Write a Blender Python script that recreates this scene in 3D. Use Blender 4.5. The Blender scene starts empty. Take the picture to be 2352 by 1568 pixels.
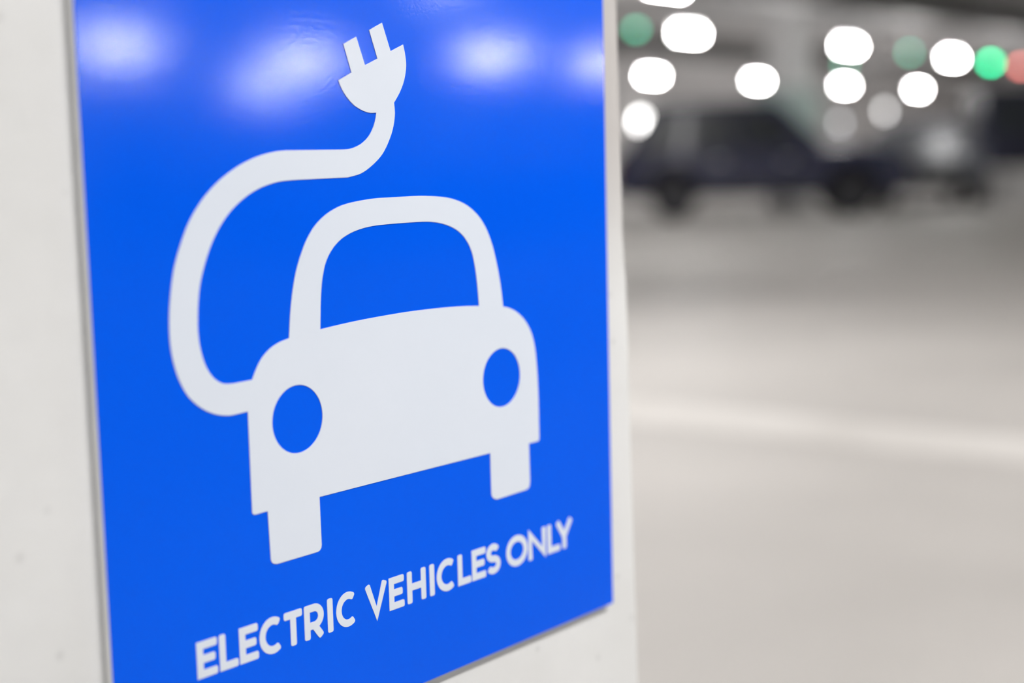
import bpy, bmesh, math, random
from mathutils import Vector, Matrix, noise

C = bpy.context.scene.collection
SC = bpy.context.scene
random.seed(7)
PI = math.pi

# ------------------------------------------------------------------ camera, world, light, exposure
YAW = math.radians(38.7516)                       # the garage grid is turned this far from the view axis
U = Vector((math.sin(YAW), math.cos(YAW), 0))     # along the sign face, away from the camera
N = Vector((math.cos(YAW), -math.sin(YAW), 0))    # out of the sign face
ROTZ = math.atan2(U.y, U.x)
CAM_H = 1.04
FACE = -0.6222                                    # the sign's front face lies at a = FACE
CEIL = 3.40
LAMP_Z = 2.70                                    # pendant lamps hang this high


def G(a, b, z=0.0):
    """garage grid (a out of the sign face, b along it, z up) to world"""
    return Vector((N.x * a + U.x * b, N.y * a + U.y * b, z))


cam = bpy.data.cameras.new('camera')
cam.sensor_width = 36.0
cam.lens = 53.41
cam.clip_end = 300
cam.dof.use_dof = True
cam.dof.focus_distance = 0.90
cam.dof.aperture_fstop = 2.6
camo = bpy.data.objects.new('camera', cam)
C.objects.link(camo)
pitch, roll = math.radians(6.877), math.radians(-1.4194)
fw = Vector((0, math.cos(pitch), -math.sin(pitch)))
up0 = Vector((0, math.sin(pitch), math.cos(pitch)))
rt0 = Vector((1, 0, 0))
rt = rt0 * math.cos(roll) + up0 * math.sin(roll)
up = up0 * math.cos(roll) - rt0 * math.sin(roll)
camo.matrix_world = Matrix(((rt.x, up.x, -fw.x, 0), (rt.y, up.y, -fw.y, 0), (rt.z, up.z, -fw.z, CAM_H), (0, 0, 0, 1)))
SC.camera = camo

SC.view_settings.view_transform = 'Standard'
SC.view_settings.look = 'None'
SC.view_settings.gamma = 1
SC.view_settings.use_curve_mapping = False
SC.view_settings.exposure = -1.8

world = bpy.data.worlds.new('overcast_sky')
SC.world = world
world.use_nodes = True
world.node_tree.nodes['Background'].inputs[0].default_value = (0.86, 0.93, 1.0, 1)
world.node_tree.nodes['Background'].inputs[1].default_value = 2.0

LAMP_S = 420.0      # radiance of a ceiling lamp's tube


def area_lamp(a, b, w, h, radiance, upward=0.0):
    """a ceiling lamp outside the frame, as lights of the same size and strength as the built tubes"""
    for face, k in ((0, 1.0), (PI, upward)):
        if not k:
            continue
        l = bpy.data.lights.new('ceiling_lamp_light', 'AREA')
        l.shape = 'RECTANGLE'
        l.size, l.size_y = w, h
        l.energy = radiance * k * w * h * PI
        l.color = LAMP_COL
        o = bpy.data.objects.new('ceiling_lamp_light', l)
        o.location = G(a, b, LAMP_Z - 0.09 if not face else LAMP_Z + 0.02)
        o.rotation_euler = (face, 0, ROTZ)
        C.objects.link(o)


LAMP_COL = (1.0, 0.985, 0.975)
for k in range(-1, 3):                              # the row nearest the pillar
    area_lamp(0.75, 1.3 + 4.55 * k, 0.9, 0.2, LAMP_S, 0.4)
for a, bs in ((-4.7, (-2.6, 1.95, 4.6, 7.0)), (8.3, (-2.6, 1.95, 6.5, 11.0)), (-11.2, (1.95, 13.4, 31.6, 36.1, 40.7)),
              (-17.7, (18.0, 22.5, 45.2, 49.7)), (14.8, (1.95, 6.5, 27.0)), (-4.7, (29.2, 38.3))):
    for b in bs:
        area_lamp(a, b, 0.6, 0.12, LAMP_S, 1.0)


# ------------------------------------------------------------------ materials
def mat(name, col, rough=0.5, metal=0.0, spec=0.5, emit=None, es=0.0, trans=0.0, coat=0.0):
    m = bpy.data.materials.new(name)
    m.use_nodes = True
    p = m.node_tree.nodes['Principled BSDF']
    p.inputs['Base Color'].default_value = (*col, 1)
    p.inputs['Roughness'].default_value = rough
    p.inputs['Metallic'].default_value = metal
    p.inputs['Specular IOR Level'].default_value = spec
    p.inputs['Coat Weight'].default_value = coat
    p.inputs['Coat Roughness'].default_value = 0.2
    p.inputs['Transmission Weight'].default_value = trans
    if emit:
        p.inputs['Emission Color'].default_value = (*emit, 1)
        p.inputs['Emission Strength'].default_value = es
    return m


def noisy(m, c1, c2, scale, detail=6, lo=0.35, hi=0.65, bump=0.0, bscale=None, bdist=0.001, rough_var=None, stretch=None, pores=None):
    """colour mottle (and fine relief) from object-space noise"""
    nt = m.node_tree
    p = nt.nodes['Principled BSDF']
    tc = nt.nodes.new('ShaderNodeTexCoord')
    src = tc.outputs['Object']
    if stretch:
        mp = nt.nodes.new('ShaderNodeMapping')
        mp.inputs['Scale'].default_value = stretch
        nt.links.new(src, mp.inputs[0])
        src = mp.outputs[0]
    n = nt.nodes.new('ShaderNodeTexNoise')
    n.inputs['Scale'].default_value = scale
    n.inputs['Detail'].default_value = detail
    nt.links.new(src, n.inputs['Vector'])
    r = nt.nodes.new('ShaderNodeValToRGB')
    r.color_ramp.elements[0].position, r.color_ramp.elements[1].position = lo, hi
    r.color_ramp.elements[0].color = (*c1, 1)
    r.color_ramp.elements[1].color = (*c2, 1)
    nt.links.new(n.outputs['Fac'], r.inputs[0])
    out = r.outputs[0]
    if pores:
        v = nt.nodes.new('ShaderNodeTexVoronoi')
        v.inputs['Scale'].default_value = pores[0]
        nt.links.new(tc.outputs['Object'], v.inputs['Vector'])
        r2 = nt.nodes.new('ShaderNodeValToRGB')
        r2.color_ramp.elements[0].position, r2.color_ramp.elements[1].position = pores[1], pores[1] + 0.12
        r2.color_ramp.elements[0].color = (pores[2],) * 3 + (1,)
        r2.color_ramp.elements[1].color = (1, 1, 1, 1)
        nt.links.new(v.outputs['Distance'], r2.inputs[0])
        mx = nt.nodes.new('ShaderNodeMix')
        mx.data_type = 'RGBA'
        mx.blend_type = 'MULTIPLY'
        mx.inputs['Factor'].default_value = 1
        nt.links.new(out, mx.inputs['A'])
        nt.links.new(r2.outputs[0], mx.inputs['B'])
        out = mx.outputs['Result']
    nt.links.new(out, p.inputs['Base Color'])
    if bump:
        n2 = nt.nodes.new('ShaderNodeTexNoise')
        n2.inputs['Scale'].default_value = bscale or scale * 6
        n2.inputs['Detail'].default_value = 4
        nt.links.new(tc.outputs['Object'], n2.inputs['Vector'])
        b = nt.nodes.new('ShaderNodeBump')
        b.inputs['Strength'].default_value = bump
        b.inputs['Distance'].default_value = bdist
        nt.links.new(n2.outputs['Fac'], b.inputs['Height'])
        nt.links.new(b.outputs[0], p.inputs['Normal'])
    if rough_var:
        mr = nt.nodes.new('ShaderNodeMapRange')
        mr.inputs['To Min'].default_value, mr.inputs['To Max'].default_value = rough_var
        nt.links.new(n.outputs['Fac'], mr.inputs['Value'])
        nt.links.new(mr.outputs[0], p.inputs['Roughness'])
    return m


M = {}
M['sign_blue'] = noisy(mat('sign_blue', (0.0, 0.12, 0.88), 0.09, spec=0.45), (0.0, 0.102, 0.84), (0.0, 0.110, 0.88), 3, bump=0.26, bscale=480, bdist=0.0001)
M['sign_white'] = noisy(mat('sign_white', (0.72, 0.76, 0.82), 0.45, spec=0.25), (0.73, 0.785, 0.87), (0.76, 0.81, 0.89), 6)
M['sign_edge'] = noisy(mat('sign_edge', (0.6, 0.6, 0.58), 0.5), (0.82, 0.82, 0.81), (0.88, 0.88, 0.87), 40)
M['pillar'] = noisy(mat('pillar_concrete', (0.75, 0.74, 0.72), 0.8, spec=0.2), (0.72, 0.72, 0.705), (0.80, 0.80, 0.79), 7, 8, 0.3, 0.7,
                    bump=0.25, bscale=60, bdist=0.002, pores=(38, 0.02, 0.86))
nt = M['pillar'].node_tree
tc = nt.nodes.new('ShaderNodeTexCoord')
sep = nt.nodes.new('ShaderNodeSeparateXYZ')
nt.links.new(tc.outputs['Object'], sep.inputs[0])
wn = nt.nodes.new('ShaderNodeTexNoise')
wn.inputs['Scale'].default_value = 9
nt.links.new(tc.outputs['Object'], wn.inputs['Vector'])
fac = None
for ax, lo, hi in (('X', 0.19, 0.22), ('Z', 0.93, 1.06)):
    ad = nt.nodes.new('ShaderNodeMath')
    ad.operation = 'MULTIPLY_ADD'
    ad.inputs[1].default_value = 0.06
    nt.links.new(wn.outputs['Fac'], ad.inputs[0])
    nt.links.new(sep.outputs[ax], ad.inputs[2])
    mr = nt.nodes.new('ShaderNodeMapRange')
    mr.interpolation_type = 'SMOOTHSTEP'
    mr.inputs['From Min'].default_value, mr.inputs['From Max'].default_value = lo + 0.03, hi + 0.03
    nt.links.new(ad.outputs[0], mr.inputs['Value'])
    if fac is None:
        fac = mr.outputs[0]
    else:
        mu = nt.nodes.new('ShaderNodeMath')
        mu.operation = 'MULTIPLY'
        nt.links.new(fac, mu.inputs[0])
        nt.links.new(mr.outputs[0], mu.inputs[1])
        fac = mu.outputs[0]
mx = nt.nodes.new('ShaderNodeMix')                    # shade on the upper right edge, painted into the pillar colour
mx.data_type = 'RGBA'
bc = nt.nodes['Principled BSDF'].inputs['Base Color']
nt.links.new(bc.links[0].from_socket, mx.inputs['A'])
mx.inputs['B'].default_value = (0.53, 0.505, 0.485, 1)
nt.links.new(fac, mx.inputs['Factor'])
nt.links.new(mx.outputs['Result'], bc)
M['floor'] = noisy(mat('floor_concrete', (0.5, 0.48, 0.45), 0.42), (0.57, 0.55, 0.525), (0.72, 0.695, 0.665), 0.55, 5, 0.3, 0.7, rough_var=(0.5, 0.62))
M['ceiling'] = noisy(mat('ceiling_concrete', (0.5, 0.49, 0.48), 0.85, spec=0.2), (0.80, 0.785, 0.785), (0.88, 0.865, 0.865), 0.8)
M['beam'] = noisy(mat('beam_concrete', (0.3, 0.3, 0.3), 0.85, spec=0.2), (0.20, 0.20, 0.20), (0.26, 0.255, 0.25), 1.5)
M['wall'] = noisy(mat('wall_concrete', (0.4, 0.39, 0.37), 0.85, spec=0.2), (0.62, 0.605, 0.60), (0.74, 0.725, 0.72), 0.9)
M['column'] = noisy(mat('column_paint', (0.8, 0.79, 0.77), 0.7), (0.84, 0.83, 0.82), (0.90, 0.89, 0.88), 2)
M['mint'] = noisy(mat('mint_paint', (0.42, 0.55, 0.5), 0.6), (0.56, 0.70, 0.65), (0.62, 0.76, 0.71), 2)
M['line'] = noisy(mat('pale_floor_band', (0.75, 0.72, 0.68), 0.6), (0.76, 0.735, 0.70), (0.90, 0.875, 0.84), 2.2, 6, 0.35, 0.65)
M['steel'] = noisy(mat('galvanised_steel', (0.5, 0.51, 0.52), 0.4, metal=0.8), (0.42, 0.43, 0.45), (0.56, 0.57, 0.58), 12)
M['lamp_body'] = noisy(mat('lamp_housing', (0.7, 0.7, 0.7), 0.5), (0.66, 0.66, 0.66), (0.74, 0.74, 0.74), 8)
M['asphalt'] = noisy(mat('asphalt', (0.2, 0.2, 0.2), 0.9), (0.06, 0.06, 0.06), (0.085, 0.085, 0.085), 2)


def glow(name, col, s):
    m = mat(name, col, 0.4, emit=col, es=s)
    return m


M['lamp_glow'] = glow('lamp_diffuser', LAMP_COL, LAMP_S)
M['wall_lamp_bright'] = glow('bulkhead_bright', (1.0, 0.98, 0.96), 60)
M['wall_lamp_mid'] = glow('bulkhead_mid', (1.0, 0.98, 0.97), 26)
M['wall_lamp_dim'] = glow('bulkhead_dim', (0.95, 0.97, 1.0), 10)
M['led_green'] = glow('led_green', (0.0, 0.85, 0.36), 80)
M['led_green_dim'] = glow('led_green_weak', (0.12, 0.75, 0.45), 22)
M['led_red'] = glow('led_red', (1.0, 0.22, 0.19), 40)
M['dark_plastic'] = noisy(mat('dark_plastic', (0.02, 0.02, 0.022), 0.5), (0.016, 0.016, 0.018), (0.026, 0.026, 0.03), 9)
M['tyre'] = noisy(mat('tyre_rubber', (0.015, 0.015, 0.017), 0.8), (0.012, 0.012, 0.013), (0.02, 0.02, 0.022), 14)
M['rim'] = noisy(mat('alloy_rim', (0.12, 0.12, 0.14), 0.35, metal=0.7), (0.10, 0.10, 0.11), (0.15, 0.15, 0.17), 9)
M['glass'] = noisy(mat('car_glass', (0.02, 0.025, 0.03), 0.35, spec=0.45), (0.016, 0.02, 0.026), (0.024, 0.03, 0.036), 3)
M['navy'] = noisy(mat('navy_paint', (0.022, 0.025, 0.055), 0.25, coat=0.6), (0.012, 0.015, 0.052), (0.016, 0.020, 0.066), 2)
M['slate'] = noisy(mat('slate_paint', (0.12, 0.13, 0.17), 0.3, coat=0.5), (0.11, 0.12, 0.155), (0.13, 0.14, 0.185), 2)
M['charcoal'] = noisy(mat('charcoal_paint', (0.03, 0.03, 0.045), 0.3, coat=0.5), (0.014, 0.015, 0.036), (0.018, 0.02, 0.045), 2)
M['head_lens'] = noisy(mat('headlight_lens', (0.35, 0.37, 0.4), 0.1, spec=0.8), (0.3, 0.32, 0.35), (0.4, 0.42, 0.45), 9)
M['tail_lens'] = noisy(mat('taillight_lens', (0.25, 0.01, 0.012), 0.15), (0.2, 0.008, 0.01), (0.3, 0.012, 0.015), 9)
M['chrome'] = noisy(mat('chrome_trim', (0.6, 0.6, 0.62), 0.15, metal=1.0), (0.55, 0.55, 0.57), (0.65, 0.65, 0.67), 9)
M['plate'] = noisy(mat('plate_blank', (0.6, 0.6, 0.58), 0.5), (0.55, 0.55, 0.53), (0.65, 0.65, 0.63), 9)


# ------------------------------------------------------------------ builders
def link(name, bm, m, parent=None, smooth=False, bevel=0.0):
    me = bpy.data.meshes.new(name)
    bmesh.ops.recalc_face_normals(bm, faces=bm.faces)
    bm.to_mesh(me)
    bm.free()
    if smooth:
        me.polygons.foreach_set('use_smooth', [True] * len(me.polygons))
    me.materials.append(M[m])
    o = bpy.data.objects.new(name, me)
    C.objects.link(o)
    if parent:
        o.parent = parent
    if bevel:
        bv = o.modifiers.new('bevel', 'BEVEL')
        bv.width = bevel
        bv.segments = 2
        bv.limit_method = 'ANGLE'
    return o


def box(bm, x0, x1, y0, y1, z0, z1):
    vs = [bm.verts.new((x, y, z)) for x in (x0, x1) for y in (y0, y1) for z in (z0, z1)]
    for f in ((0, 1, 3, 2), (4, 6, 7, 5), (0, 4, 5, 1), (2, 3, 7, 6), (0, 2, 6, 4), (1, 5, 7, 3)):
        bm.faces.new([vs[i] for i in f])
    return vs


def boxbm(*a):
    bm = bmesh.new()
    box(bm, *a)
    return bm


def cyl(bm, c, r, d, axis='y', seg=24, r2=None):
    """cylinder of depth d centred at c"""
    r2 = r if r2 is None else r2
    ring = []
    for s, rr in ((-0.5, r), (0.5, r2)):
        vs = []
        for k in range(seg):
            t = 2 * PI * k / seg
            p, q = rr * math.cos(t), rr * math.sin(t)
            v = {'x': (s * d, p, q), 'y': (p, s * d, q), 'z': (p, q, s * d)}[axis]
            vs.append(bm.verts.new((c[0] + v[0], c[1] + v[1], c[2] + v[2])))
        ring.append(vs)
    for k in range(seg):
        bm.faces.new((ring[0][k], ring[0][(k + 1) % seg], ring[1][(k + 1) % seg], ring[1][k]))
    bm.faces.new(ring[0][::-1])
    bm.faces.new(ring[1])


def prism(pts, axis_dir, d):
    """closed 3D polygon pushed along axis_dir by d"""
    bm = bmesh.new()
    a = [bm.verts.new(p) for p in pts]
    off = Vector(axis_dir) * d
    b = [bm.verts.new(Vector(p) + off) for p in pts]
    bm.faces.new(a)
    bm.faces.new(b[::-1])
    n = len(pts)
    for k in range(n):
        bm.faces.new((a[k], a[(k + 1) % n], b[(k + 1) % n], b[k]))
    return bm


def thing(name, label, cat, loc, rotz=0.0, group=None):
    o = bpy.data.objects.new(name, None)
    o.empty_display_size = 0.1
    C.objects.link(o)
    o.location = loc
    o.rotation_euler = (0, 0, rotz)
    o['label'] = label
    o['category'] = cat
    if group:
        o['group'] = group
    return o


def struct(name, bm, m, loc=(0, 0, 0), label=None):
    o = link(name, bm, m)
    o.location = loc
    o.rotation_euler = (0, 0, ROTZ)
    o['kind'] = 'structure'
    if label:
        o['label'] = label
    return o


def dup(root, label=None, loc=None, rotz=None):
    r = root.copy()
    C.objects.link(r)
    for ch in list(root.children):
        c = ch.copy()
        C.objects.link(c)
        c.parent = r
        for g in list(ch.children):
            d = g.copy()
            C.objects.link(d)
            d.parent = c
    if label:
        r['label'] = label
    if loc is not None:
        r.location = loc
    if rotz is not None:
        r.rotation_euler = (0, 0, rotz)
    return r


# ------------------------------------------------------------------ the garage shell (local x runs along U, local y along -N)
A0, A1, B0, B1 = -21.5, 28.0, -9.0, 53.0     # extents out of and along the sign face


def gbox(name, a0, a1, b0, b1, z0, z1, m):
    return struct(name, boxbm(b0, b1, -a1, -a0, z0, z1), m)


gbox('floor', A0, A1, B0, B1, -0.2, 0.0, 'floor')
gbox('added_dark_slab', 0.6, A1, B0, B1, 0.0, 0.006, 'asphalt')              # unseen dark slab, added to cut floor reflections in the sign
gbox('ceiling', A0, A1, B0, B1, CEIL, CEIL + 0.25, 'ceiling')
gbox('wall_back', A0 - 0.25, A0, B0, B1, -0.2, CEIL + 0.25, 'wall')
gbox('wall_far', A0, A1, B1, B1 + 0.25, -0.2, CEIL + 0.25, 'wall')
gbox('wall_right', A1, A1 + 0.25, B0, B1, -0.2, CEIL + 0.25, 'wall')
gbox('wall_front', A0, A1, B0 - 0.2, B0, -0.2, 0.9, 'wall')          # open parapet: daylight comes in over it
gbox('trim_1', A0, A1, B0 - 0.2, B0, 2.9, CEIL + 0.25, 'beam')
gbox('ground', A0 - 40, A1 + 40, B0 - 60, B0 - 0.2, -0.25, -0.2, 'asphalt')
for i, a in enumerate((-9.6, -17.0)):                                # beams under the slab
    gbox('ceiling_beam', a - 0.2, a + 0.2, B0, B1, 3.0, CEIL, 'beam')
for b in (33.5, 44.0):
    gbox('ceiling_beam', A0, -9.8, b, b + 0.35, 3.05, CEIL, 'ceiling')
# pale mottled band across the floor
o = struct('trim_2', boxbm(4.88, 5.32, -0.55, 6.5, 0.0, 0.003), 'line')


# ------------------------------------------------------------------ cars
def lerp_table(tab, x):
    if x <= tab[0][0]:
        return tab[0][1]
    for (x0, v0), (x1, v1) in zip(tab, tab[1:]):
        if x <= x1:
            return v0 + (v1 - v0) * (x - x0) / (x1 - x0)
    return tab[-1][1]


SPEC = {
    'suv': dict(L=4.7, W=1.92, H=1.84, wb=2.78, wr=0.36, sill=0.34,
                belt=[(-2.35, 0.86), (-2.25, 1.06), (-1.0, 1.10), (0.9, 1.12), (1.5, 1.10), (2.15, 1.02), (2.35, 0.78)],
                cab=(-2.2, 1.05, -1.72, 0.30)),
    'hatch': dict(L=4.2, W=1.80, H=1.50, wb=2.55, wr=0.32, sill=0.28,
                  belt=[(-2.1, 0.8), (-2.0, 0.92), (0.9, 0.95), (1.5, 0.90), (1.95, 0.80), (2.1, 0.62)],
                  cab=(-2.0, 1.0, -1.55, 0.15)),
    'van': dict(L=5.1, W=1.98, H=2.18, wb=3.1, wr=0.36, sill=0.40,
                belt=[(-2.55, 1.0), (-2.48, 1.18), (1.6, 1.18), (2.2, 1.08), (2.5, 0.92), (2.55, 0.8)],
                cab=(-2.46, 1.75, -2.38, 0.95)),
}


def make_car(kind, paint, label, loc, rotz, group=None):
    S = SPEC[kind]
    L, W, H, wb, wr, sill = (S[k] for k in ('L', 'W', 'H', 'wb', 'wr', 'sill'))
    root = thing('parked_van' if kind == 'van' else 'parked_car', label, 'van' if kind == 'van' else 'car', loc, rotz, group)
    hw = W / 2
    arch = wr + 0.07

    def half(x):
        t = abs(x) / (L / 2)
        return hw * (1 - 0.16 * max(0, (t - 0.78) / 0.22) ** 2)

    # body: sections lofted along the length, wheel wells cut up into the flanks
    xs = [-L / 2 + L * k / 76 for k in range(77)]
    bm = bmesh.new()
    rings = []
    for x in xs:
        w, zb = half(x), lerp_table(S['belt'], x)
        t = abs(x) / (L / 2)
        z0 = sill + 0.10 * max(0, (t - 0.85) / 0.15)
        zl = z0
        for xw in (-wb / 2, wb / 2):
            d2 = arch ** 2 - (x - xw) ** 2
            if d2 > 0:
                zl = max(zl, wr + math.sqrt(d2))
        h = zb - zl
        side = [(w - 0.30, z0), (w - 0.29, zl), (w * 0.97, zl), (w, zl + h * 0.18), (w * 1.0, zl + h * 0.55), (w * 0.975, zl + h * 0.86), (w * 0.93, zb), (w * 0.55, zb + 0.025)]
        ring = [(-y, z) for y, z in side] + [(y, z) for y, z in side[::-1]]
        rings.append([bm.verts.new((x, y, z)) for y, z in ring])
    for r0, r1 in zip(rings, rings[1:]):
        n = len(r0)
        for k in range(n):
            bm.faces.new((r0[k], r0[(k + 1) % n], r1[(k + 1) % n], r1[k]))
    bm.faces.new(rings[0][::-1])
    bm.faces.new(rings[-1])
    body = link('body', bm, paint, root, smooth=True)
    # greenhouse
    xr, xf, tr, tf = S['cab']
    bw, tw = hw * 0.90, hw * 0.74
    zb = {'suv': 1.07, 'van': 1.16, 'hatch': 0.93}[kind]
    zt = H
    bm = bmesh.new()
    bot = [(xr, -bw), (xr, bw), (xf, bw * 0.92), (xf, -bw * 0.92)]
    top = [(tr, -tw), (tr, tw), (tf, tw), (tf, -tw)]
    vb = [bm.verts.new((x, y, zb - 0.03)) for x, y in bot]
    vt = [bm.verts.new((x, y, zt - 0.03)) for x, y in top]
    bm.faces.new(vb[::-1])
    bm.faces.new(vt)
    for k in range(4):
        bm.faces.new((vb[k], vb[(k + 1) % 4], vt[(k + 1) % 4], vt[k]))
    cab = link('cabin', bm, paint, root, bevel=0.07)
    bm = boxbm(tr + 0.08, tf - 0.05, -tw + 0.06, tw - 0.06, zt - 0.04, zt)
    link('roof_panel', bm, paint, root, bevel=0.03)

    def pane(name, c4, i0, i1, j0, j1):
        """a pane on the quad c4 (bottom-left, bottom-right, top-right, top-left), 6 mm proud"""
        c4 = [Vector(c) for c in c4]

        def at(i, j):
            a = c4[0].lerp(c4[1], i)
            b = c4[3].lerp(c4[2], i)
            return a.lerp(b, j)
        nrm = (c4[1] - c4[0]).cross(c4[3] - c4[0]).normalized()
        pts = [at(i0, j0) + nrm * -0.01, at(i1, j0) + nrm * -0.01, at(i1, j1) + nrm * -0.01, at(i0, j1) + nrm * -0.01]
        return link(name, prism(pts, nrm, 0.016), 'glass', root)

    B = [(x, y, zb - 0.03) for x, y in bot]
    T = [(x, y, zt - 0.03) for x, y in top]
    pane('windshield', (B[2], B[3], T[3], T[2])[::1], 0.05, 0.95, 0.08, 0.93)
    pane('rear_window', (B[0], B[1], T[1], T[0])[::1], 0.08, 0.92, 0.14, 0.9)
    for s in ((B[3], B[0], T[0], T[3]), (B[1], B[2], T[2], T[1])):
        flip = s[0][0] > s[1][0]
        spans = ((0.07, 0.27), (0.30, 0.58), (0.61, 0.90))
        for i0, i1 in spans:
            if flip:
                i0, i1 = 1 - i1, 1 - i0
            pane('side_window', s, i0, i1, 0.10, 0.88)
    # wheels
    for sx in (-1, 1):
        for sy in (-1, 1):
            bm = bmesh.new()
            c = (sx * wb / 2, sy * (hw - 0.125), wr)
            cyl(bm, c, wr, 0.235, 'y', 32)
            ty = link('wheel', bm, 'tyre', root, bevel=0.03)
            bm = bmesh.new()
            cyl(bm, (c[0], c[1] + sy * 0.112, wr), wr * 0.22, 0.03, 'y', 16)
            for k in range(5):
                t = 2 * PI * k / 5 + 0.3
                p = [(-0.04, 0.03), (0.04, 0.03), (0.028, wr * 0.64), (-0.028, wr * 0.64)]
                q = [bm.verts.new((c[0] + x * math.cos(t) - z * math.sin(t), c[1] + sy * 0.121, wr + x * math.sin(t) + z * math.cos(t))) for x, z in p]
                q2 = [bm.verts.new(v.co + Vector((0, -sy * 0.02, 0))) for v in q]
                bm.faces.new(q)
                bm.faces.new(q2[::-1])
                for i in range(4):
                    bm.faces.new((q[i], q[(i + 1) % 4], q2[(i + 1) % 4], q2[i]))
            link('rim', bm, 'rim', ty)
    # front end, rear end, details
    xe = L / 2
    link('grille', boxbm(xe - 0.06, xe + 0.012, -0.42, 0.42, 0.60, 0.76), 'dark_plastic', root, bevel=0.02)
    link('front_bumper', boxbm(xe - 0.12, xe + 0.05, -hw * 0.80, hw * 0.80, 0.40, 0.56), 'dark_plastic', root, bevel=0.03)
    link('rear_bumper', boxbm(-xe - 0.05, -xe + 0.12, -hw * 0.80, hw * 0.80, 0.42, 0.60), 'dark_plastic', root, bevel=0.03)
    link('number_plate', boxbm(xe + 0.048, xe + 0.058, -0.26, 0.26, 0.43, 0.53), 'plate', root)
    link('number_plate', boxbm(-xe - 0.058, -xe - 0.048, -0.26, 0.26, 0.45, 0.55), 'plate', root)
    for s in (-1, 1):
        y0, y1 = sorted((s * 0.46, s * hw * 0.86))
        link('headlight', boxbm(xe - 0.20, xe + 0.02, y0, y1, 0.63, 0.76), 'head_lens', root, bevel=0.03)
        y0, y1 = sorted((s * 0.62, s * hw * 0.86))
        link('taillight', boxbm(-xe - 0.02, -xe + 0.15, y0, y1, 0.72, 0.86), 'tail_lens', root, bevel=0.03)
        y0, y1 = sorted((s * (hw * 0.86), s * (hw + 0.16)))
        link('side_mirror', boxbm(xf - 0.38, xf - 0.22, y0, y1, zb + 0.02, zb + 0.18), paint, root, bevel=0.04)
        for x in (-0.75, 0.28):
            y0, y1 = sorted((s * (hw * 0.97), s * (hw * 1.0 + 0.025)))
            link('door_handle', boxbm(x, x + 0.2, y0, y1, 0.90, 0.935), 'chrome', root)
        y0, y1 = sorted((s * (hw * 0.96), s * (hw + 0.015)))
        link('sill_strip', boxbm(-wb / 2 + arch + 0.05, wb / 2 - arch - 0.05, y0, y1, sill + 0.02, sill + 0.12), 'dark_plastic', root)
    return root


def car_at(a, b):
    return G(a, b, 0)


HEAD_N = math.atan2(N.y, N.x)
suv = make_car('suv', 'navy', 'dark navy parked car seen from its side, nearest the pillar edge', Vector((4.1, 24.95, 0)), math.radians(-6))
make_car('hatch', 'slate', 'slate grey parked car with its nose to the camera, behind the navy car', Vector((7.75, 28.6, 0)), math.radians(-97))
make_car('van', 'charcoal', 'charcoal parked van cut off by the right edge of the photo', Vector((11.55, 30.2, 0)), math.radians(-4))
for i, (b, w) in enumerate(((13.4, 'nearest'), (16.3, 'middle'), (19.2, 'farthest'))):
    dup(suv, w + ' of three dark cars parked across the aisle facing the sign', car_at(14.0, b), HEAD_N + PI)['group'] = 'cars across the aisle mirrored in the sign'


# ------------------------------------------------------------------ columns, lamps, indicators in the background
def column(name, label, a, b, w, mint):
    r = thing(name, label, 'column', G(a, b, 0), ROTZ)
    link('shaft', boxbm(-w / 2, w / 2, -w / 2, w / 2, 0, CEIL), 'column', r, bevel=0.03)
    if mint:
        bm = bmesh.new()
        e = w / 2 + 0.10
        for q in ((-e, e, -e, -w / 2 + 0.001), (-e, e, w / 2 - 0.001, e), (-e, -w / 2 + 0.001, -w / 2, w / 2), (w / 2 - 0.001, e, -w / 2, w / 2)):
            box(bm, *q, 1.2, 2.12)
        link('painted_guard', bm, 'mint', r)
        for z in (1.24, 2.03):
            bm = bmesh.new()
            e2 = e + 0.008
            for q in ((-e2, e2, -e2, -e + 0.001), (-e2, e2, e - 0.001, e2), (-e2, -e + 0.001, -e, e), (e - 0.001, e2, -e, e)):
                box(bm, *q, z, z + 0.05)
            link('guard_band', bm, 'steel', r)
    return r


column('concrete_column', 'white concrete column with a pale green band round it, behind the navy car', -13.0, 24.1, 0.62, True)


barrier = thing('concrete_barrier', 'low pale concrete barrier in front of the charcoal van', 'barrier', (11.35, 27.6, 0), math.radians(-4))
bm = bmesh.new()
prof = [(-0.26, 0.0), (-0.26, 0.08), (-0.14, 0.28), (-0.09, 0.64), (0.09, 0.64), (0.14, 0.28), (0.26, 0.08), (0.26, 0.0)]
va = [bm.verts.new((-2.7, y, z)) for y, z in prof]
vb = [bm.verts.new((2.7, y, z)) for y, z in prof]
bm.faces.new(va)
bm.faces.new(vb[::-1])
for k in range(8):
    bm.faces.new((va[k], va[(k + 1) % 8], vb[(k + 1) % 8], vb[k]))
link('block', bm, 'column', barrier, bevel=0.02)
for x in (-1.6, 1.6):
    link('lifting_loop', boxbm(x - 0.05, x + 0.05, -0.012, 0.012, 0.62, 0.70), 'steel', barrier, bevel=0.008)


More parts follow.
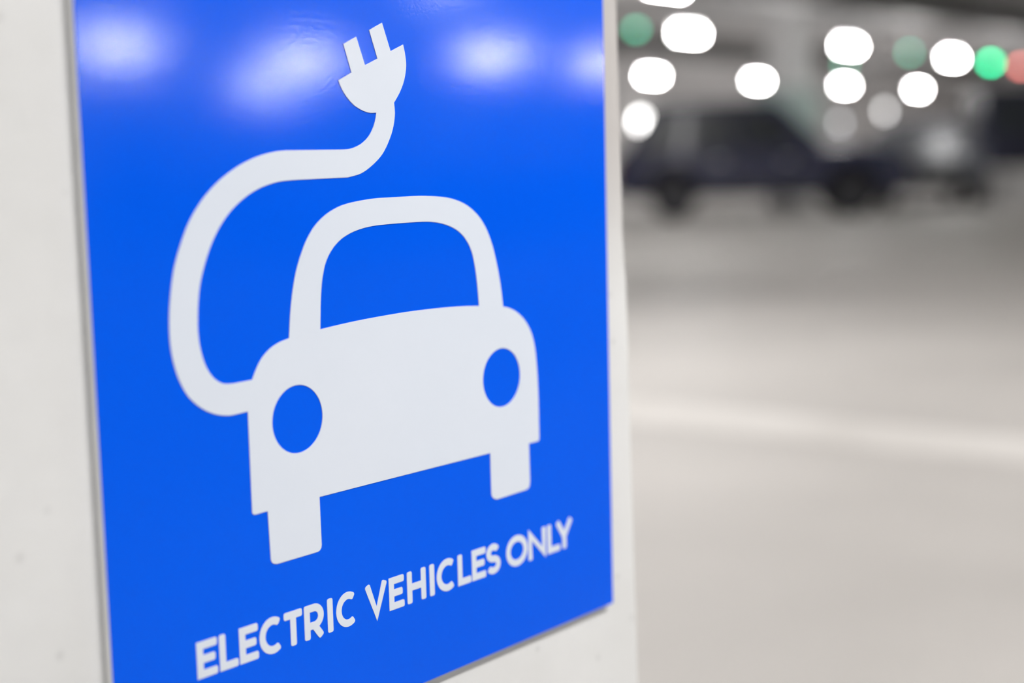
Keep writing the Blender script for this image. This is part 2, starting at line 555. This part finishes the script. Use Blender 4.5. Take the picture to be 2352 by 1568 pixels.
def ceiling_lamp(label, a, b, group='ceiling lamps of the garage'):
    r = thing('ceiling_lamp', label, 'lamp', G(a, b, LAMP_Z), ROTZ, group)
    link('housing', boxbm(-0.33, 0.33, -0.025, 0.025, 0.03, 0.06), 'lamp_body', r, bevel=0.005)
    bm = bmesh.new()
    cyl(bm, (0, 0, -0.04), 0.045, 0.60, 'x', 20)
    link('tube', bm, 'lamp_glow', r)
    for s in (-1, 1):
        bm = bmesh.new()
        cyl(bm, (s * 0.312, 0, -0.04), 0.048, 0.024, 'x', 20)
        box(bm, s * 0.312 - 0.012, s * 0.312 + 0.012, -0.02, 0.02, -0.02, 0.035)
        link('end_cap', bm, 'lamp_body', r)
        bm = bmesh.new()
        cyl(bm, (s * 0.22, 0, (CEIL - LAMP_Z + 0.06) / 2), 0.008, CEIL - LAMP_Z - 0.06, 'z', 8)
        link('hanging_rod', bm, 'steel', r)
    return r


l0 = ceiling_lamp('big white ceiling lamp glow at top left, right beside the pillar top', -11.2, 17.9)
for label, a, b in (
        ('ceiling lamp cut off by the top edge above the largest glow', -8.2, 12.7),
        ('white ceiling lamp glow touching the pillar edge, below the green light', -17.65, 26.8),
        ('smallest white ceiling lamp glow, just left of the white column foot', -17.66, 31.2),
        ('upper of two white ceiling lamp glows stacked right of the white column', -11.0, 22.3),
        ('lower of two white ceiling lamp glows stacked right of the white column', -17.8, 35.9),
        ('white ceiling lamp glow beside the bright green light at right', -11.3, 27.1),
        ('white ceiling lamp glow under the pale green light at right', -17.9, 40.6),
        ('ceiling lamp mirrored at the left edge of the sign', 15.6, 12.7),
        ('ceiling lamp mirrored just left of the plug symbol', 16.4, 16.9),
        ('faint ceiling lamp mirrored low left of the plug symbol', 22.4, 21.5),
        ('ceiling lamp mirrored right of the plug symbol', 14.2, 18.8),
        ('ceiling lamp mirrored at the right edge of the sign', 14.4, 22.3)):
    o = dup(l0, label, G(a, b, LAMP_Z))
    if a > 0:
        o.scale = (1.75, 1.75, 1.25)                # longer, thicker tubes across the aisle


def wall_lamp(label, a, b, z, m, r0=0.15):
    r = thing('wall_lamp', label, 'lamp', G(a, b, z), ROTZ, 'bulkhead lamps on the back wall')
    bm = bmesh.new()
    cyl(bm, (0, -0.02, 0), r0 * 1.2, 0.04, 'y', 24)
    link('base_plate', bm, 'lamp_body', r)
    bm = bmesh.new()
    cyl(bm, (0, -0.07, 0), r0 * 0.8, 0.08, 'y', 24, r0)
    link('lens', bm, m, r, bevel=0.02)
    for s in (-1, 1):
        link('guard_bar', boxbm(s * r0 * 0.45 - 0.008, s * r0 * 0.45 + 0.008, -0.13, -0.11, -r0, r0), 'steel', r)
    return r


wall_lamp('bright wall lamp half hidden by the pillar edge', A0, 32.1, 1.86, 'wall_lamp_bright', 0.2)
wall_lamp('grey wall lamp glow below the two stacked ceiling lamps', A0, 43.05, 1.86, 'wall_lamp_dim')
wall_lamp('pale wall lamp glow overlapping the ceiling lamp above it', A0, 46.2, 2.25, 'wall_lamp_mid')
wall_lamp('lowest grey wall lamp glow, right of the navy car bonnet', A0, 48.9, 1.63, 'wall_lamp_dim')


def indicator(label, p, m, group='bay indicator lights'):
    r = thing('bay_indicator', label, 'indicator light', (p[0], p[1], p[2]), ROTZ, group)
    bm = bmesh.new()
    cyl(bm, (0, 0, 0.045), 0.055, 0.05, 'z', 20)
    link('holder', bm, 'lamp_body', r)
    bm = bmesh.new()
    bmesh.ops.create_uvsphere(bm, u_segments=16, v_segments=8, radius=0.05)
    link('dome', bm, m, r, smooth=True)
    bm = bmesh.new()
    cyl(bm, (0, 0, (0.07 + CEIL - p[2]) / 2), 0.012, CEIL - p[2] - 0.07, 'z', 8)
    link('hanger', bm, 'steel', r)
    return r


indicator('bright green bay light hanging at right beside a white lamp', (6.62, 21.0, 2.18), 'led_green')
indicator('pale green bay light left of the right-hand white lamps', (6.30, 24.0, 2.52), 'led_green_dim')
indicator('pale green bay light at the top of the pillar edge', (1.62, 19.0, 2.58), 'led_green_dim')
indicator('green bay light almost hidden between the two stacked lamps', (5.73, 26.0, 2.47), 'led_green_dim')
indicator('red bay light at the right edge of the photo', (7.03, 21.0, 2.12), 'led_red')

# ------------------------------------------------------------------ the pillar that carries the sign
SIGN_T = 0.005
pil = thing('concrete_pillar', 'pale concrete pillar carrying the blue sign', 'pillar', G(FACE - SIGN_T, 0.667, 0), ROTZ)
bm = bmesh.new()
NZ = 90
DEP, CH = 0.62, 0.004
x_left = -0.43
rings = []
for k in range(NZ + 1):
    z = CEIL * k / NZ
    e = 0.2452 + (1.06 - z) * 0.025 + 0.0022 * noise.noise((0, 0, z * 9)) + 0.0009 * noise.noise((3, 0, z * 40))
    if z > 0.93:
        e -= 0.002 * min(1, (z - 0.93) / 0.05)
    rings.append([bm.verts.new(p) for p in ((x_left, CH, z), (x_left + CH, 0, z), (e, 0, z), (e + CH * 0.7, CH * 0.3, z), (e + CH, CH, z), (e + CH, DEP, z), (x_left, DEP, z))])
for r0, r1 in zip(rings, rings[1:]):
    n = len(r0)
    for k in range(n):
        bm.faces.new((r0[k], r0[(k + 1) % n], r1[(k + 1) % n], r1[k]))
bm.faces.new(rings[0][::-1])
bm.faces.new(rings[-1])
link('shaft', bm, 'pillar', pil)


# ------------------------------------------------------------------ the sign (millimetres from its middle, u right, t up)
PLUG = [(-43.96,136.35,1),(-33.15,140.97,1),(-38.82,156.86,1),(-28.25,161.36,1),(-21.77,145.42,1),(-11.14,149.64,1),(-17.29,165.71,1),(-6.33,170.4,1),(0.26,154.31,1),(11.31,158.58,1),(12.66,153.43,0),(13.43,147.08,0),(12.5,141.52,0),(10.18,135.52,0),(6.43,129.71,0),(1.77,124.35,1),(-13.66,118.31,1),(-19.44,118.27,0),(-24.78,119.45,0),(-31.2,122.08,0),(-35.72,125.31,0),(-39.6,129.12,0),(-42.29,132.94,0)]
CABLE = [(1.77,124.35,1),(2.18,118.13,0),(0.65,110.83,0),(-3.09,103.02,0),(-9.73,94.31,0),(-18.55,87.97,0),(-28.06,83.46,0),(-39.11,81.37,1),(-79.22,81.03,1),(-90.88,80.55,0),(-99.12,79.27,0),(-108.08,76.83,0),(-117.02,72.95,0),(-126.71,66.83,0),(-134.03,60.11,0),(-140.61,51.68,0),(-145.66,42.66,0),(-150.25,31.47,0),(-152.44,22.52,0),(-153.92,9.06,0),(-153.91,1.8,0),(-152.72,-6.49,0),(-149.77,-15.05,0),(-144.92,-21.63,0),(-139.25,-25.15,0),(-133.32,-26.11,0),(-126.06,-26.12,1),(-114.73,-25.88,1),(-115.72,-42.44,1),(-128.28,-43.02,1),(-135.57,-43.06,0),(-144.96,-41.01,0),(-154.02,-36.47,0),(-162.19,-29.38,0),(-167.29,-21.0,0),(-170.63,-11.6,0),(-172.26,-2.46,0),(-172.55,6.47,0),(-171.63,18.57,0),(-168.94,32.91,0),(-166.65,40.62,0),(-162.84,49.51,0),(-157.51,59.51,0),(-151.5,67.56,0),(-144.42,74.79,0),(-134.94,82.02,0),(-123.87,88.19,0),(-114.3,92.15,0),(-104.63,94.96,0),(-94.02,96.79,0),(-86.62,97.32,1),(-42.74,97.27,1),(-36.44,97.64,0),(-28.1,99.98,0),(-21.45,104.08,0),(-16.97,109.53,0),(-14.61,114.68,0),(-13.66,118.31,1)]
CAR = [(-118.32,-26.01,1),(-115.28,-20.73,0),(-111.22,-15.52,0),(-105.29,-10.99,0),(-98.13,-7.98,0),(-90.05,-6.33,1),(-88.18,7.92,0),(-85.79,19.89,0),(-82.58,30.53,0),(-78.57,39.22,0),(-73.72,47.26,0),(-67.11,54.65,0),(-58.72,60.38,0),(-50.3,63.93,0),(-42.79,65.94,0),(-32.39,67.37,0),(-17.97,68.51,0),(-1.22,68.66,0),(17.08,68.72,0),(27.44,68.42,0),(40.14,67.5,0),(50.86,65.99,0),(61.75,62.93,0),(70.52,58.61,0),(78.2,52.82,0),(84.75,44.83,0),(90.13,34.21,0),(94.31,21.29,0),(97.33,8.38,0),(99.46,-5.9,1),(105.04,-7.19,0),(112.18,-10.13,0),(118.16,-13.88,0),(124.13,-19.47,0),(128.83,-26.51,0),(131.67,-34.55,0),(133.53,-46.22,0),(134.69,-65.49,0),(134.76,-98.97,1),(134.23,-100.08,0),(132.57,-100.62,1),(123.27,-100.57,1),(123.57,-126.75,1),(122.44,-130.22,0),(119.44,-131.48,1),(88.18,-132.05,1),(84.75,-130.75,0),(83.16,-129.11,0),(82.45,-126.77,1),(82.43,-100.18,1),(-71.79,-99.77,1),(-71.57,-127.98,1),(-72.08,-129.64,0),(-73.18,-130.68,0),(-74.91,-131.3,1),(-106.13,-131.28,1),(-108.34,-130.68,0),(-109.9,-129.46,0),(-110.61,-127.81,1),(-111.35,-100.11,1),(-120.26,-100.33,1),(-121.75,-99.98,0),(-122.6,-98.82,1),(-122.4,-42.55,1)]
WIN = [(-65.85,-3.84,1),(-64.37,14.84,0),(-62.64,25.13,0),(-59.71,33.42,0),(-55.29,39.68,0),(-48.55,45.17,0),(-39.98,48.97,0),(-29.44,51.42,0),(-18.78,52.56,0),(-5.97,52.92,0),(11.17,53.0,0),(22.54,52.93,0),(30.93,52.53,0),(41.5,50.98,0),(51.18,48.15,0),(58.7,44.38,0),(65.13,38.6,0),(69.36,31.81,0),(71.85,23.62,0),(73.65,13.23,0),(75.25,-3.33,1),(63.35,-2.33,0),(47.83,-1.48,0),(31.62,-1.0,0),(10.64,-0.73,0),(-9.69,-1.01,0),(-34.14,-1.79,0),(-52.99,-2.9,0)]


def smooth_path(pts, sub=5):
    """closed outline; runs of points flagged 0 are rounded by a Catmull-Rom curve, points flagged 1 are corners"""
    n = len(pts)
    out = []
    for i in range(n):
        p1, p2 = pts[i], pts[(i + 1) % n]
        out.append((p1[0], p1[1]))
        if p1[2] and p2[2]:
            continue
        p0 = pts[i - 1] if not p1[2] else None
        p3 = pts[(i + 2) % n] if not p2[2] else None
        P1, P2 = Vector(p1[:2]), Vector(p2[:2])
        P0 = Vector(p0[:2]) if p0 else P1 - (P2 - P1)
        P3 = Vector(p3[:2]) if p3 else P2 + (P2 - P1)
        d0, d1, d2 = (P1 - P0).length ** 0.5, (P2 - P1).length ** 0.5, (P3 - P2).length ** 0.5
        m1 = (P2 - P1) + d1 * ((P1 - P0) / d0 - (P2 - P0) / (d0 + d1))
        m2 = (P2 - P1) + d1 * ((P3 - P2) / d2 - (P3 - P1) / (d1 + d2))
        for k in range(1, sub):
            t = k / sub
            h = (2 * t ** 3 - 3 * t ** 2 + 1) * P1 + (t ** 3 - 2 * t ** 2 + t) * m1 + (-2 * t ** 3 + 3 * t ** 2) * P2 + (t ** 3 - t ** 2) * m2
            out.append((h.x, h.y))
    return out


def flat_shape(name, loops, m, parent, y_front, thick):
    """filled outline with holes, laid on the sign face (x along the face, z up), thick mm deep"""
    cu = bpy.data.curves.new(name, 'CURVE')
    cu.dimensions = '2D'
    cu.fill_mode = 'BOTH'
    cu.extrude = thick / 2000
    for lp in loops:
        s = cu.splines.new('POLY')
        s.points.add(len(lp) - 1)
        for q, (x, y) in zip(s.points, lp):
            q.co = (x / 1000, y / 1000, 0, 1)
        s.use_cyclic_u = True
    tmp = bpy.data.objects.new(name + '_outline', cu)
    C.objects.link(tmp)
    dg = bpy.context.evaluated_depsgraph_get()
    me = bpy.data.meshes.new_from_object(tmp.evaluated_get(dg))
    bpy.data.objects.remove(tmp)
    bpy.data.curves.remove(cu)
    me.transform(Matrix(((1, 0, 0, 0), (0, 0, -1, y_front + thick / 2000), (0, 1, 0, 0), (0, 0, 0, 1))))
    me.materials.clear()
    me.materials.append(M[m])
    me.name = name
    o = bpy.data.objects.new(name, me)
    C.objects.link(o)
    o.parent = parent
    return o


sign = thing('parking_sign', 'blue electric vehicle parking sign fixed to the pale concrete pillar', 'sign', G(FACE, 0.667, 0.95), ROTZ)
SL, SR, SB, ST = -219.0, 218.8, -234.6, 245.0


def rounded(x0, x1, y0, y1, r, seg=6):
    out = []
    for cx, cy, a0 in ((x1 - r, y0 + r, -90), (x1 - r, y1 - r, 0), (x0 + r, y1 - r, 90), (x0 + r, y0 + r, 180)):
        for k in range(seg + 1):
            t = math.radians(a0 + 90 * k / seg)
            out.append((cx + r * math.cos(t), cy + r * math.sin(t)))
    return out


flat_shape('backing_board', [rounded(SL, SR, SB, ST, 1.2)], 'sign_edge', sign, 0.0006, SIGN_T * 1000 - 0.6)['label'] = 'pale edge of the sign board'
flat_shape('face_sheet', [rounded(SL, SR, SB, ST, 1.2)], 'sign_blue', sign, 0.0, 0.6)
circ = lambda cx, cy, r: [(cx + r * math.cos(2 * PI * k / 64), cy + r * math.sin(2 * PI * k / 64)) for k in range(64)]
DEC = 0.35
flat_shape('car_symbol', [smooth_path(CAR), smooth_path(WIN), circ(-86.01, -52.44, 19.29), circ(96.27, -52.32, 19.3)], 'sign_white', sign, -DEC / 1000, DEC)
flat_shape('plug_symbol', [smooth_path(PLUG)], 'sign_white', sign, -DEC / 1000 - 0.00004, DEC)
flat_shape('cable_symbol', [smooth_path(CABLE)], 'sign_white', sign, -DEC / 1000 - 0.00002, DEC)

# lettering: rounded strokes
SW = 4.4
BASE, CAPH = -181.0, 20.2


def stroke_outline(path, w):
    """outline of a stroke along path with small rounded ends"""
    P = [Vector(p) for p in path]
    lft, rgt = [], []
    for i, p in enumerate(P):
        d0 = (P[i] - P[i - 1]).normalized() if i else (P[1] - P[0]).normalized()
        d1 = (P[i + 1] - P[i]).normalized() if i < len(P) - 1 else d0
        nb = Vector((-(d0 + d1).y, (d0 + d1).x)).normalized()
        k = max(0.5, nb.dot(Vector((-d0.y, d0.x))))
        lft.append(p + nb * (w / 2 / k))
        rgt.append(p - nb * (w / 2 / k))
    d_s, d_e = (P[0] - P[1]).normalized(), (P[-1] - P[-2]).normalized()

    def cap(a, b, d):
        r = w * 0.28
        e = (b - a).normalized()
        A2, B2 = a + e * r, b - e * r
        out = []
        for k in range(0, 5):
            t = math.radians(90 * k / 4)
            out.append(A2 - e * r * math.cos(t) + d * (r * math.sin(t) - r))
        for k in range(0, 5):
            t = math.radians(90 - 90 * k / 4)
            out.append(B2 + e * r * math.cos(t) + d * (r * math.sin(t) - r))
        return out
    out = lft[1:-1] + cap(lft[-1], rgt[-1], d_e) + rgt[1:-1][::-1] + cap(rgt[0], lft[0], d_s)
    return [(v.x, v.y) for v in out]


def arc(cx, cy, rx, ry, a0, a1, n=22):
    return [(cx + rx * math.cos(math.radians(a0 + (a1 - a0) * k / n)), cy + ry * math.sin(math.radians(a0 + (a1 - a0) * k / n))) for k in range(n + 1)]


def glyph(ch, x0, x1):
    """centre lines of a capital between x0 and x1 (outer edges)"""
    h = SW / 2
    l, r, b, t = x0 + h, x1 - h, BASE + h, BASE + CAPH - h
    m = (b + t) / 2
    cx = (x0 + x1) / 2
    if ch == 'E':
        return [[(x1, t), (l, t), (l, b), (x1, b)], [(l, m + 0.2), (x1 - 1.4, m + 0.2)]]
    if ch == 'L':
        return [[(l, BASE + CAPH), (l, b), (x1, b)]]
    if ch == 'I':
        return [[(cx, BASE), (cx, BASE + CAPH)]]
    if ch == 'T':
        return [[(x0, t), (x1, t)], [(cx, t), (cx, BASE)]]
    if ch == 'H':
        return [[(l, BASE), (l, BASE + CAPH)], [(r, BASE), (r, BASE + CAPH)], [(l, m), (r, m)]]
    if ch == 'V':
        return [[(x0 + 1.9, BASE + CAPH), (cx + 0.1, BASE + 1.2), (x1 - 1.9, BASE + CAPH)]]
    if ch == 'Y':
        return [[(x0 + 2.0, BASE + CAPH), (cx, m - 1.2), (x1 - 2.0, BASE + CAPH)], [(cx, m), (cx, BASE)]]
    if ch == 'N':
        return [[(l, BASE), (l, t - 0.4), (r, b + 0.4), (r, BASE + CAPH)]]
    if ch == 'C':
        rx = (x1 - x0) * 0.56 - h
        return [arc(l + rx, m, rx, CAPH / 2 - h + 0.4, 52, 308)]
    if ch == 'O':
        return ['ring', (cx, m, (x1 - x0) / 2, CAPH / 2 + 0.4)]
    if ch == 'R':
        q = t - 10.4
        rr = (t - q) / 2
        bowl = [(l, t), (r - rr, t)] + arc(r - rr, (t + q) / 2, rr, rr, 80, -80, 12) + [(r - rr, q), (l, q)]
        return [[(l, BASE), (l, BASE + CAPH)], bowl, [(r - rr - 0.2, q), (x1 - 1.9, BASE)]]
    if ch == 'S':
        rx = (x1 - x0) / 2 - h
        ry = (t - b) / 4
        up_ = arc(cx, t - ry, rx * 0.92, ry, 25, 262, 16)
        lo_ = arc(cx, b + ry, rx, ry, 82, -152, 16)
        return [up_ + lo_]
    return []


k_ = 667.0
TEXT = (('E', 501.4, 515.4), ('L', 516.9, 529.9), ('E', 531.0, 544.6), ('C', 545.5, 563.3), ('T', 564.0, 578.0), ('R', 579.6, 594.9), ('I', 598.2, 602.1), ('C', 605.0, 622.5),
        ('V', 629.3, 648.3), ('E', 650.0, 663.4), ('H', 666.2, 683.3), ('I', 687.2, 691.1), ('C', 693.6, 712.2), ('L', 714.0, 727.0), ('E', 728.0, 742.0), ('S', 742.4, 757.2),
        ('O', 763.4, 786.3), ('N', 787.2, 806.8), ('L', 808.4, 822.9), ('Y', 818.0, 837.8))
for ch, x0, x1 in TEXT:
    g = glyph(ch, x0 - k_, x1 - k_)
    pieces = []
    if g[0] == 'ring':
        cx, cy, rx, ry = g[1]
        pieces = [[arc(cx, cy, rx, ry, 0, 354, 59), arc(cx, cy, rx - SW, ry - SW, 0, 354, 59)]]
    else:
        pieces = [[stroke_outline(s, SW)] for s in g]
    first = None
    for i, loops in enumerate(pieces):
        o = flat_shape('letter', loops, 'sign_white', sign, -0.0002 - 0.00003 * i, 0.2)
        if first is None:
            first = o
        else:                                   # the strokes of one letter are one mesh
            bm = bmesh.new()
            bm.from_mesh(first.data)
            bm.from_mesh(o.data)
            bm.to_mesh(first.data)
            bm.free()
            bpy.data.objects.remove(o)
